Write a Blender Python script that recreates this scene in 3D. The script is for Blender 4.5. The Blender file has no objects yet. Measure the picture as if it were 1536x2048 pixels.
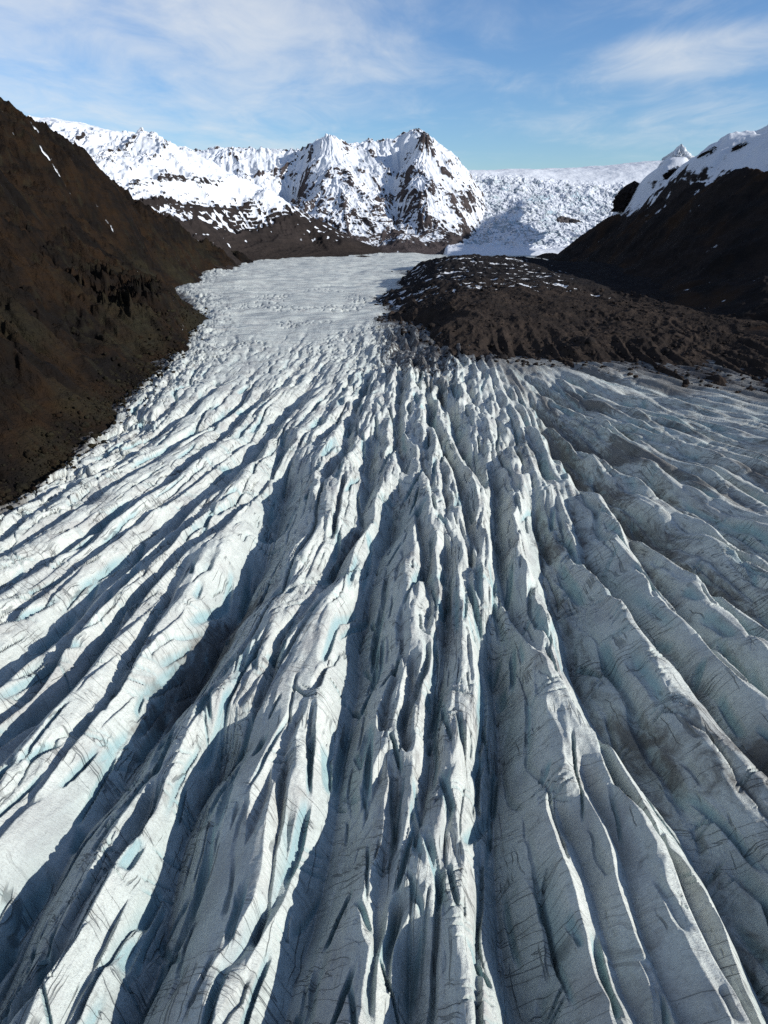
import bpy, math, random
import numpy as np
from mathutils import Vector

rng = np.random.default_rng(7)
random.seed(7)
scn = bpy.context.scene
COL = scn.collection

# ------------------------------------------------------------------ camera model (photo 1536 x 2048)
F, CX, CY = 1410.0, 768.0, 1024.0
TH = math.radians(22.8)
CT, ST = math.cos(TH), math.sin(TH)
H = 100.0                       # metres above the glacier


def ray(px, py):
    a = (np.asarray(px, float) - CX) / F
    b = (CY - np.asarray(py, float)) / F
    return a, CT + b * ST, -ST + b * CT


def WY(px, py, Y):              # point of the photo at ground distance Y
    a, f, d = ray(px, py)
    t = Y / f
    return np.array([a * t, Y, H + d * t])


def WZ(px, py, z=0.0):          # point of the photo at height z
    a, f, d = ray(px, py)
    t = (H - z) / (-d)
    return np.array([a * t, f * t, z])


# ------------------------------------------------------------------ noise
def _hash(ix, iy, seed):
    h = (ix.astype(np.int64) * 374761393 + iy.astype(np.int64) * 668265263 + seed * 1442695041) & 0xFFFFFFFF
    h = ((h ^ (h >> 13)) * 1274126177) & 0xFFFFFFFF
    h = ((h ^ (h >> 16)) * 2246822519) & 0xFFFFFFFF
    return (h ^ (h >> 15)) & 0xFFFFFFFF


_ANG = np.arange(256) * (2 * np.pi / 256)
_GX, _GY = np.cos(_ANG).astype(np.float32), np.sin(_ANG).astype(np.float32)


def perlin(x, y, seed=0):
    x = np.asarray(x, np.float64); y = np.asarray(y, np.float64)
    x0 = np.floor(x); y0 = np.floor(y)
    fx = (x - x0).astype(np.float32); fy = (y - y0).astype(np.float32)
    ix = x0.astype(np.int64); iy = y0.astype(np.int64)
    u = fx * fx * fx * (fx * (fx * 6 - 15) + 10)
    v = fy * fy * fy * (fy * (fy * 6 - 15) + 10)

    def g(dx, dy):
        k = _hash(ix + dx, iy + dy, seed) & 255
        return _GX[k] * (fx - dx) + _GY[k] * (fy - dy)
    a = g(0, 0); b = g(1, 0); c = g(0, 1); d = g(1, 1)
    return (a + u * (b - a) + v * ((c + u * (d - c)) - (a + u * (b - a)))) * 1.5


def fbm(x, y, octv=4, seed=0, gain=0.5, lac=2.03):
    s = 0; a = 1.0; n = 0
    for o in range(octv):
        s = s + a * perlin(x, y, seed + 17 * o); n += a
        x = x * lac + 3.7; y = y * lac + 1.9; a *= gain
    return s / n


def ridged(x, y, octv=4, seed=0, gain=0.5, lac=2.03):
    s = 0; a = 1.0; n = 0; w = 1.0
    for o in range(octv):
        r = 1 - np.abs(perlin(x, y, seed + 31 * o)) * 1.4
        r = np.clip(r, 0, 1) ** 2
        s = s + a * r * w; n += a
        w = np.clip(r * 1.6, 0, 1)
        x = x * lac + 5.1; y = y * lac + 2.3; a *= gain
    return s / n


def cells(x, y, seed=0):
    """random value of the nearest cell and distance difference to the second nearest"""
    x0 = np.floor(x).astype(np.int64); y0 = np.floor(y).astype(np.int64)
    d1 = np.full(x.shape, 9.0); d2 = np.full(x.shape, 9.0); val = np.zeros(x.shape)
    for dx in (-1, 0, 1):
        for dy in (-1, 0, 1):
            hx = _hash(x0 + dx, y0 + dy, seed) / 4294967295.0
            hy = _hash(x0 + dx, y0 + dy, seed + 77) / 4294967295.0
            d = np.hypot(x0 + dx + hx - x, y0 + dy + hy - y)
            near = d < d1
            d2 = np.where(near, d1, np.minimum(d2, d))
            val = np.where(near, (hx * 7.3 + hy * 3.1) % 1.0, val)
            d1 = np.where(near, d, d1)
    return val, d2 - d1


def sstep(a, b, x):
    t = np.clip((x - a) / (b - a), 0, 1)
    return t * t * (3 - 2 * t)


def blur(a, n, axis):
    """repeated box blur"""
    for _ in range(2):
        pad = [(0, 0), (0, 0)]; pad[axis] = (n + 1, n)
        c = np.cumsum(np.pad(a, pad, mode='edge'), axis=axis)
        if axis == 0:
            a = (c[2 * n + 1:] - c[:-2 * n - 1]) / (2 * n + 1)
        else:
            a = (c[:, 2 * n + 1:] - c[:, :-2 * n - 1]) / (2 * n + 1)
    return a


def rbf(pts, X, Y, soft=20.0, smooth=0.0):
    """surface through control points: multiquadric with a linear term"""
    P = np.asarray(pts, float)
    sc = 1000.0
    p = P[:, :2] / sc; c2 = (soft / sc) ** 2
    n = len(P)
    r = np.sqrt(((p[:, None] - p[None]) ** 2).sum(-1) + c2)
    A = np.zeros((n + 3, n + 3))
    A[:n, :n] = r - smooth * np.eye(n)
    A[:n, n] = 1; A[:n, n + 1:] = p
    A[n, :n] = 1; A[n + 1:, :n] = p.T
    w = np.linalg.lstsq(A, np.concatenate([P[:, 2], [0, 0, 0]]), rcond=None)[0]
    out = w[n] + w[n + 1] * X / sc + w[n + 2] * Y / sc
    for i in range(n):
        out = out + w[i] * np.sqrt((X / sc - p[i, 0]) ** 2 + (Y / sc - p[i, 1]) ** 2 + c2)
    return out


# ------------------------------------------------------------------ meshes
def grid_mesh(name, X, Y, Z, mat, keep=None, attrs=None, smooth=True):
    R, C = X.shape
    co = np.stack([X, Y, Z], -1).reshape(-1, 3).astype(np.float32)
    idx = np.arange(R * C).reshape(R, C)
    q = np.stack([idx[:-1, :-1], idx[:-1, 1:], idx[1:, 1:], idx[1:, :-1]], -1).reshape(-1, 4)
    if keep is not None:
        k = keep[:-1, :-1] & keep[:-1, 1:] & keep[1:, 1:] & keep[1:, :-1]
        q = q[k.reshape(-1)]
        used = np.zeros(R * C, bool); used[q.reshape(-1)] = True
        remap = np.cumsum(used) - 1
        q = remap[q]; co = co[used]
    else:
        used = None
    me = bpy.data.meshes.new(name)
    me.vertices.add(len(co)); me.vertices.foreach_set('co', co.reshape(-1))
    me.loops.add(q.size); me.loops.foreach_set('vertex_index', q.reshape(-1).astype(np.int32))
    me.polygons.add(len(q)); me.polygons.foreach_set('loop_start', (np.arange(len(q)) * 4).astype(np.int32))
    me.polygons.foreach_set('use_smooth', np.full(len(q), smooth, bool))
    for k, a in (attrs or {}).items():
        v = np.asarray(a, np.float32).reshape(R * C)
        if used is not None:
            v = v[used]
        at = me.attributes.new(k, 'FLOAT', 'POINT'); at.data.foreach_set('value', v)
    me.update(calc_edges=True); me.validate()
    me.materials.append(mat)
    o = bpy.data.objects.new(name, me); COL.objects.link(o)
    return o


def tag(o, label, cat, kind=None, group=None):
    o['label'] = label; o['category'] = cat
    if kind: o['kind'] = kind
    if group: o['group'] = group
    return o


# ------------------------------------------------------------------ node helper
class NT:
    def __init__(self, tree):
        self.t = tree; self.n = tree.nodes; self.l = tree.links; self.n.clear()

    def new(self, typ, **kw):
        nd = self.n.new(typ)
        for k, v in kw.items():
            setattr(nd, k, v)
        return nd

    def put(self, sock, v):
        if isinstance(v, bpy.types.NodeSocket):
            self.l.new(v, sock)
        elif isinstance(v, (tuple, list)) and len(v) == 3 and sock.type == 'RGBA':
            sock.default_value = (*v, 1)
        else:
            sock.default_value = v

    def math(self, op, a, b=0.0, c=0.0, clamp=False):
        nd = self.new('ShaderNodeMath', operation=op, use_clamp=clamp)
        for i, v in enumerate((a, b, c)):
            self.put(nd.inputs[i], v)
        return nd.outputs[0]

    def vmath(self, op, a, b=None):
        nd = self.new('ShaderNodeVectorMath', operation=op)
        self.put(nd.inputs[0], a)
        if b is not None:
            self.put(nd.inputs[1], b)
        return nd.outputs[0]

    def attr(self, name):
        return self.new('ShaderNodeAttribute', attribute_name=name).outputs['Fac']

    def xyz(self, x, y, z=0.0):
        nd = self.new('ShaderNodeCombineXYZ')
        for i, v in enumerate((x, y, z)):
            self.put(nd.inputs[i], v)
        return nd.outputs[0]

    def noise(self, vec, scale=1.0, detail=4.0, rough=0.55, dist=0.0):
        nd = self.new('ShaderNodeTexNoise')
        self.put(nd.inputs['Vector'], vec)
        nd.inputs['Scale'].default_value = scale; nd.inputs['Detail'].default_value = detail
        nd.inputs['Roughness'].default_value = rough; nd.inputs['Distortion'].default_value = dist
        return nd.outputs['Fac']

    def voro(self, vec, scale=1.0, feature='DISTANCE_TO_EDGE', rnd=1.0):
        nd = self.new('ShaderNodeTexVoronoi', feature=feature)
        self.put(nd.inputs['Vector'], vec)
        nd.inputs['Scale'].default_value = scale; nd.inputs['Randomness'].default_value = rnd
        return nd.outputs['Distance']

    def ramp(self, fac, a, b, lo=0.0, hi=1.0):
        nd = self.new('ShaderNodeMapRange', interpolation_type='SMOOTHSTEP')
        self.put(nd.inputs[0], fac)
        for i, v in enumerate((a, b, lo, hi)):
            self.put(nd.inputs[1 + i], v)
        return nd.outputs[0]

    def mix(self, fac, a, b, mode='MIX'):
        nd = self.new('ShaderNodeMix', data_type='RGBA', blend_type=mode)
        self.put(nd.inputs[0], fac); self.put(nd.inputs[6], a); self.put(nd.inputs[7], b)
        return nd.outputs[2]

    def bump(self, h, strength=1.0, dist=1.0, normal=None):
        nd = self.new('ShaderNodeBump')
        self.put(nd.inputs['Height'], h); nd.inputs['Strength'].default_value = strength
        nd.inputs['Distance'].default_value = dist
        if normal is not None:
            self.put(nd.inputs['Normal'], normal)
        return nd.outputs[0]

    def finish(self, color, rough=0.8, normal=None, spec=0.25):
        b = self.new('ShaderNodeBsdfPrincipled')
        self.put(b.inputs['Base Color'], color); self.put(b.inputs['Roughness'], rough)
        b.inputs['Specular IOR Level'].default_value = spec
        if normal is not None:
            self.put(b.inputs['Normal'], normal)
        o = self.new('ShaderNodeOutputMaterial')
        self.l.new(b.outputs[0], o.inputs[0])


def material(name):
    m = bpy.data.materials.new(name); m.use_nodes = True
    return m, NT(m.node_tree)


# ---- glacier ice
def ice_material():
    m, n = material('glacier_ice')
    u, v = n.attr('flow_u'), n.attr('flow_v')
    dep, dirt_shade, deb, fine = n.attr('crevasse'), n.attr('dirt_shade'), n.attr('debris'), n.attr('fine')
    p = n.xyz(u, v)
    # broad soiling along the flow
    s1 = n.noise(n.xyz(n.math('MULTIPLY', u, 0.14), n.math('MULTIPLY', v, 0.045)), 1.0, 5, 0.6, 0.6)
    s2 = n.noise(n.xyz(n.math('MULTIPLY', u, 0.9), n.math('MULTIPLY', v, 0.25), 4.0), 1.0, 6, 0.65, 0.8)
    s3 = n.noise(p, 2.6, 6, 0.75)
    clean = n.mix(n.ramp(s2, 0.3, 0.7), (0.61, 0.64, 0.59), (0.51, 0.545, 0.505))
    col = n.mix(n.ramp(s1, 0.44, 0.70, 0.0, 0.75), clean, (0.36, 0.36, 0.345))
    col = n.mix(n.ramp(s3, 0.44, 0.68, 0.0, 0.45), col, (0.27, 0.26, 0.24))
    # foliation: fine parallel bands crossing the ridges at a slant
    rot = n.math('ADD', n.math('MULTIPLY', u, 0.62), n.math('MULTIPLY', v, 0.80))
    warp = n.noise(n.xyz(n.math('MULTIPLY', u, 0.09), n.math('MULTIPLY', v, 0.06), 9.0), 1.0, 3, 0.5)
    ph = n.math('ADD', rot, n.math('MULTIPLY', warp, 22.0))
    bands = n.noise(n.xyz(n.math('MULTIPLY', ph, 0.85), n.math('MULTIPLY', u, 0.05), 2.0), 1.0, 5, 0.75)
    bmask = n.ramp(n.noise(n.xyz(n.math('MULTIPLY', u, 0.10), n.math('MULTIPLY', v, 0.07), 21.0), 1.0, 2, 0.5), 0.44, 0.62)
    bl = n.math('MULTIPLY', n.ramp(bands, 0.50, 0.66), bmask)
    col = n.mix(n.math('MULTIPLY', bl, 0.6), col, (0.22, 0.215, 0.20))
    # cracks: long ones with the flow, short ones across it
    wv = n.noise(p, 0.16, 5, 0.5)
    wv2 = n.noise(n.vmath('ADD', p, (31.0, 17.0, 0.0)), 0.16, 5, 0.5)
    pu = n.math('ADD', u, n.math('MULTIPLY', wv, 1.2)); pv = n.math('ADD', v, n.math('MULTIPLY', wv2, 1.2))
    c1 = n.math('ABSOLUTE', n.math('SUBTRACT', n.noise(n.xyz(n.math('MULTIPLY', pu, 0.42), n.math('MULTIPLY', pv, 0.016), 13.0), 1.0, 2, 0.45), 0.5))
    c2 = n.math('MULTIPLY', n.math('ABSOLUTE', n.math('SUBTRACT', n.noise(n.xyz(n.math('MULTIPLY', pu, 0.07), n.math('MULTIPLY', n.math('ADD', pv, n.math('MULTIPLY', pu, 0.45)), 0.33), 3.0), 1.0, 2, 0.5), 0.5)), 1.2)
    m1 = n.ramp(n.noise(p, 0.10, 3, 0.5), 0.50, 0.60)
    m2 = n.ramp(n.noise(n.vmath('ADD', p, (70.0, 9.0, 0.0)), 0.07, 3, 0.5), 0.47, 0.58)
    k1 = n.math('MULTIPLY', n.ramp(c1, 0.003, 0.012, 1.0, 0.0), m1)
    k2 = n.math('MULTIPLY', n.ramp(c2, 0.002, 0.010, 1.0, 0.0), m2)
    crack = n.math('MULTIPLY', n.math('MAXIMUM', k1, k2), n.math('SUBTRACT', 1.0, fine))
    # soil gathered around cracks
    halo = n.math('MULTIPLY', n.math('MULTIPLY', n.ramp(c2, 0.0, 0.12, 1.0, 0.0), m2), n.ramp(s2, 0.4, 0.65))
    col = n.mix(n.math('MULTIPLY', halo, 0.45), col, (0.19, 0.18, 0.165))
    # clean old ice inside the crevasses is blue
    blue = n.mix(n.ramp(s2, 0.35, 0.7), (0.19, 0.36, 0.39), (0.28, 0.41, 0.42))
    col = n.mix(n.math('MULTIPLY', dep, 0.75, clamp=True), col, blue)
    # meltwater soil specks and streaks
    sp = n.noise(n.xyz(n.math('MULTIPLY', u, 2.2), n.math('MULTIPLY', v, 0.7), 40.0), 1.0, 6, 0.75, 0.5)
    col = n.mix(n.math('MULTIPLY', n.ramp(sp, 0.60, 0.70), 0.55), col, (0.12, 0.115, 0.105))
    col = n.mix(n.math('MULTIPLY', crack, 0.55), col, (0.045, 0.06, 0.07))
    # moraine dust and soil, with shade painted on troughs and right-hand ice
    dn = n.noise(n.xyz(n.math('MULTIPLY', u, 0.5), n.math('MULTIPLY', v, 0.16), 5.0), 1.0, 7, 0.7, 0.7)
    dm = n.ramp(n.math('ADD', dn, n.math('SUBTRACT', dirt_shade, 0.5)), 0.44, 0.76)
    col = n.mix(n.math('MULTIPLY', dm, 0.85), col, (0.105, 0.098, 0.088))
    gm = n.ramp(n.math('ADD', dn, n.math('SUBTRACT', deb, 0.5)), 0.48, 0.58)
    col = n.mix(gm, col, n.mix(n.ramp(s3, 0.4, 0.6), (0.020, 0.018, 0.017), (0.05, 0.044, 0.04)))
    fs = n.noise(n.xyz(n.math('MULTIPLY', n.math('SUBTRACT', n.math('MULTIPLY', n.attr('wx'), -0.47), n.math('MULTIPLY', n.attr('wy'), -0.88)), 0.10), n.math('MULTIPLY', n.math('ADD', n.math('MULTIPLY', n.attr('wx'), 0.88), n.math('MULTIPLY', n.attr('wy'), 0.47)), 0.018), 60.0), 1.0, 7, 0.68, 0.4)
    col = n.mix(n.math('MULTIPLY', n.math('MULTIPLY', n.ramp(fs, 0.46, 0.66), fine), 0.95), col, (0.24, 0.27, 0.28))
    # relief too small for the mesh
    g1 = n.math('ADD', n.noise(p, 1.6, 8, 0.72), n.math('MULTIPLY', n.noise(p, 5.5, 4, 0.6), 0.35))
    hgt = n.math('ADD', n.math('MULTIPLY', g1, 0.55), n.math('MULTIPLY', crack, -0.45))
    hgt = n.math('ADD', hgt, n.math('MULTIPLY', bl, -0.10))
    nor = n.bump(hgt, 1.0, 0.8)
    n.finish(col, 0.62, nor, 0.3)
    return m


# ---- mountains: rock with snow lying where the attribute says
def mountain_material(name, rock_a, rock_b, rock_c, scale=0.02, snow_break=0.35, bump=2.0, snow_col=(0.60, 0.63, 0.67)):
    m, n = material(name)
    pos = n.new('ShaderNodeNewGeometry').outputs['Position']
    snow = n.attr('snow'); tint = n.attr('tint')
    a = n.noise(pos, scale, 6, 0.65, 0.3)
    b = n.noise(pos, scale * 7, 6, 0.7)
    strata = n.noise(n.vmath('MULTIPLY', pos, (0.15, 0.15, 1.6)), scale * 6, 5, 0.65, 0.4)
    col = n.mix(n.ramp(a, 0.38, 0.62), rock_a, rock_b)
    col = n.mix(tint, col, rock_c)
    col = n.mix(n.ramp(strata, 0.45, 0.62, 0.0, 0.55), col, n.mix(0.5, col, (0.008, 0.008, 0.009)))
    col = n.mix(n.ramp(b, 0.35, 0.7, 0.55, 0.0), col, n.mix(0.6, col, (0.012, 0.011, 0.011)))
    brk = n.math('MULTIPLY', n.math('SUBTRACT', n.math('ADD', n.math('MULTIPLY', b, 0.7), n.math('MULTIPLY', strata, 0.5)), 0.6), snow_break * 2)
    sm = n.ramp(n.math('ADD', snow, brk), 0.44, 0.56)
    col = n.mix(sm, col, n.mix(n.ramp(a, 0.4, 0.7), snow_col, tuple(c * 0.93 for c in snow_col)))
    h = n.math('ADD', n.math('MULTIPLY', b, 1.0), n.math('MULTIPLY', strata, 0.7))
    h = n.math('ADD', n.math('MULTIPLY', h, n.math('SUBTRACT', 1.0, n.math('MULTIPLY', sm, 0.85))), n.math('MULTIPLY', sm, 0.25))
    nor = n.bump(h, 0.8, bump)
    n.finish(col, n.mix(sm, (0.95, 0.95, 0.95), (0.6, 0.6, 0.6)), nor, 0.04)
    return m


ICE = ice_material()

# ================================================================== GLACIER
# mesh laid out denser near the camera; heights are functions of ground position
rows = np.concatenate([np.arange(2420, 1100, -2.0), np.arange(1100, 620, -1.15), np.arange(620, 505.5, -0.9)])
cols = np.arange(-420, 1960, 1.85)
yp = (CY - rows) / F
fw, dn_ = CT + yp * ST, ST - yp * CT
tt = H / dn_
YR = fw * tt                                   # ground distance of each mesh row
GX = ((cols - CX) / F)[None, :] * tt[:, None]
GY = np.repeat(YR[:, None], len(cols), 1)
ORD = np.argsort(YR)


def poly_xy(pts, z=-1.5):
    w = np.array([WZ(px, py, z)[:2] for px, py in pts])
    return w[np.argsort(w[:, 1])]


def line_x(w, yy):
    """x of a traced line at distance yy, extended straight past its ends"""
    x = np.interp(yy, w[:, 1], w[:, 0])
    s0 = (w[1, 0] - w[0, 0]) / (w[1, 1] - w[0, 1]); s1 = (w[-1, 0] - w[-2, 0]) / (w[-1, 1] - w[-2, 1])
    x = np.where(yy < w[0, 1], w[0, 0] + s0 * (yy - w[0, 1]), x)
    return np.where(yy > w[-1, 1], w[-1, 0] + np.clip(s1, -.6, .6) * (yy - w[-1, 1]), x)


# flow lines of the fan
FL = [
    [(440, 640), (380, 740), (300, 845), (160, 930), (0, 1020), (-300, 1190)],
    [(560, 680), (515, 762), (422, 856), (312, 911), (211, 973), (117, 1032), (0, 1098), (-250, 1240)],
    [(700, 690), (640, 765), (555, 829), (488, 923), (395, 997), (250, 1123), (129, 1229), (0, 1330), (-250, 1530)],
    [(740, 700), (690, 790), (575, 930), (547, 1051), (484, 1177), (391, 1303), (297, 1432), (203, 1561), (60, 1760), (-150, 2040)],
    [(770, 700), (745, 865), (715, 1070), (640, 1200), (538, 1336), (449, 1530), (350, 1780), (250, 2000)],
    [(830, 690), (805, 930), (775, 1060), (722, 1240), (705, 1400), (672, 1590), (629, 1735), (582, 1911), (540, 2060)],
    [(880, 690), (868, 900), (895, 1130), (885, 1323), (862, 1480), (848, 1650), (835, 1800), (815, 2060)],
    [(920, 690), (930, 850), (970, 1000), (990, 1245), (1000, 1420), (1000, 1650), (1030, 1860), (1065, 2080)],
    [(950, 690), (1010, 850), (1092, 1127), (1172, 1350), (1260, 1490), (1377, 1620), (1502, 1810), (1640, 2060)],
    [(980, 690), (1070, 880), (1186, 1123), (1307, 1256), (1424, 1393), (1560, 1510), (1800, 1760)],
    [(1010, 700), (1090, 850), (1178, 973), (1327, 1090), (1463, 1192), (1700, 1370)],
    [(1020, 700), (1120, 800), (1220, 850), (1340, 905), (1440, 950), (1700, 1060)],
    [(1040, 695), (1200, 750), (1320, 785), (1440, 815), (1800, 900)],
]
FLW = [poly_xy(l) for l in FL]
yref = 260.0
LX = np.array([line_x(w, YR) for w in FLW])                # lines x rows
U_ref = np.array([float(line_x(w, np.array([yref]))[0]) for w in FLW])
U_ref = np.maximum.accumulate(U_ref + np.arange(len(U_ref)) * 1e-3)
for k in range(1, len(LX)):                                 # keep the lines in order far up-glacier
    LX[k] = np.maximum(LX[k], LX[k - 1] + 4.0)
for k in range(1, len(U_ref)):
    U_ref[k] = max(U_ref[k], U_ref[k - 1] + 9.0)
FU = np.empty_like(GX)
for r in range(len(YR)):
    x = LX[:, r]
    xe = np.concatenate([[x[0] - 900], x, [x[-1] + 900]])
    ue = np.concatenate([[U_ref[0] - 900], U_ref, [U_ref[-1] + 900]])
    FU[r] = np.interp(GX[r], xe, ue)
FU = blur(blur(FU, 16, 1), 8, 0)
FV = GY
GR = np.gradient(FU, axis=1) / np.maximum(np.gradient(GX, axis=1), 1e-6)     # du/dx
GR = np.clip(GR, 0.25, 6)

# sinuous wander of every line, in metres
WAND = 1.0 * perlin(FU / 22, FV / 22, 301) + 0.30 * perlin(FU / 9, FV / 9, 302) + 0.14 * perlin(FU / 4, FV / 3.2, 303)
WGAIN = np.clip(GY / 220, 0.75, 2.0)



def fins(U, V, period, seed, knife):
    """parallel ice fins: sharp crests where knife is 1, rounded backs where it is 0"""
    ph = U / period + 0.50 * perlin(U / (period * 2.7), V / (period * 6), seed) + 0.14 * perlin(U / period, V / (period * 3.2), seed + 1) + 0.04 * perlin(U / period * 3, V / period * 1.1, seed + 2)
    k = np.floor(ph)
    t = np.abs(2 * (ph - k) - 1)
    a = np.clip(0.55 + 0.75 * perlin(k * 5.37 + 0.5, V / (period * 4.5), seed + 3), 0.06, 1.3)
    ke = np.floor(ph + 0.5)                       # the crevasse between two fins
    gate = sstep(0.0, 0.28, perlin(ke * 3.31 + 0.5, V / (period * 3.6), seed + 4))
    slot = np.clip((t - 0.80 + 0.10 * (1 - gate)) / 0.2, 0, 1) ** 0.75 * gate
    return a * (knife * (1 - t) + (1 - knife) * (1 - t ** 3) * 0.8), slot


DEEP = np.zeros_like(GX)      # carved depth, metres
SLIT = np.zeros_like(GX)


def window(xc, rr, reach):
    lo = np.searchsorted(GX[rr[len(rr) // 2]], xc.min() - reach) if False else None
    t = tt[rr]
    c0 = int(np.floor((((xc - reach) / t).min() * F + CX - cols[0]) / 1.85))
    c1 = int(np.ceil((((xc + reach) / t).max() * F + CX - cols[0]) / 1.85)) + 1
    return max(c0, 0), min(c1, len(cols))


def carve(w, depth, wl, wr, p=1.5, ends=(0.18, 0.18), target=None, wander=1.0):
    T = DEEP if target is None else target
    y0, y1 = w[0, 1], w[-1, 1]
    rr = np.where((YR >= y0) & (YR <= y1))[0]
    if len(rr) < 3:
        return
    yy = YR[rr]
    xc = np.interp(yy, w[:, 1], w[:, 0])
    k = max(3, len(rr) // 14)
    xp = np.pad(xc, k, mode='reflect', reflect_type='odd') if len(xc) > k else np.pad(xc, k, mode='edge')
    xc = np.convolve(xp, np.ones(2 * k + 1) / (2 * k + 1), 'valid')
    s = (yy - y0) / max(y1 - y0, 1e-3)
    fade = sstep(0, ends[0], s) * sstep(0, ends[1], 1 - s) if ends[0] > 0 else sstep(0, ends[1], 1 - s)
    slope = np.gradient(xc, yy)
    cosn = 1 / np.sqrt(1 + slope ** 2)
    c0, c1 = window(xc, rr, max(wl, wr) * 1.6 + 3)
    if c1 - c0 < 2:
        return
    sl = (slice(rr[0], rr[-1] + 1), slice(c0, c1))
    X = GX[sl]
    dx = (X - xc[:, None]) * cosn[:, None] + wander * WAND[sl] * WGAIN[sl]
    pulse = 1 + 0.30 * perlin(yy / 26 + w[0, 0], yy * 0 + depth * 3.3, 55)
    ww = 1 + 0.32 * perlin(yy / 19 - w[0, 0], yy * 0 + 7.7, 56)
    tl = np.where(dx < 0, -dx / wl, dx / wr) / ww[:, None]
    prof = np.clip(1 - tl, 0, 1) ** p
    T[sl] = np.maximum(T[sl], (depth * fade * pulse)[:, None] * prof)


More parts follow.
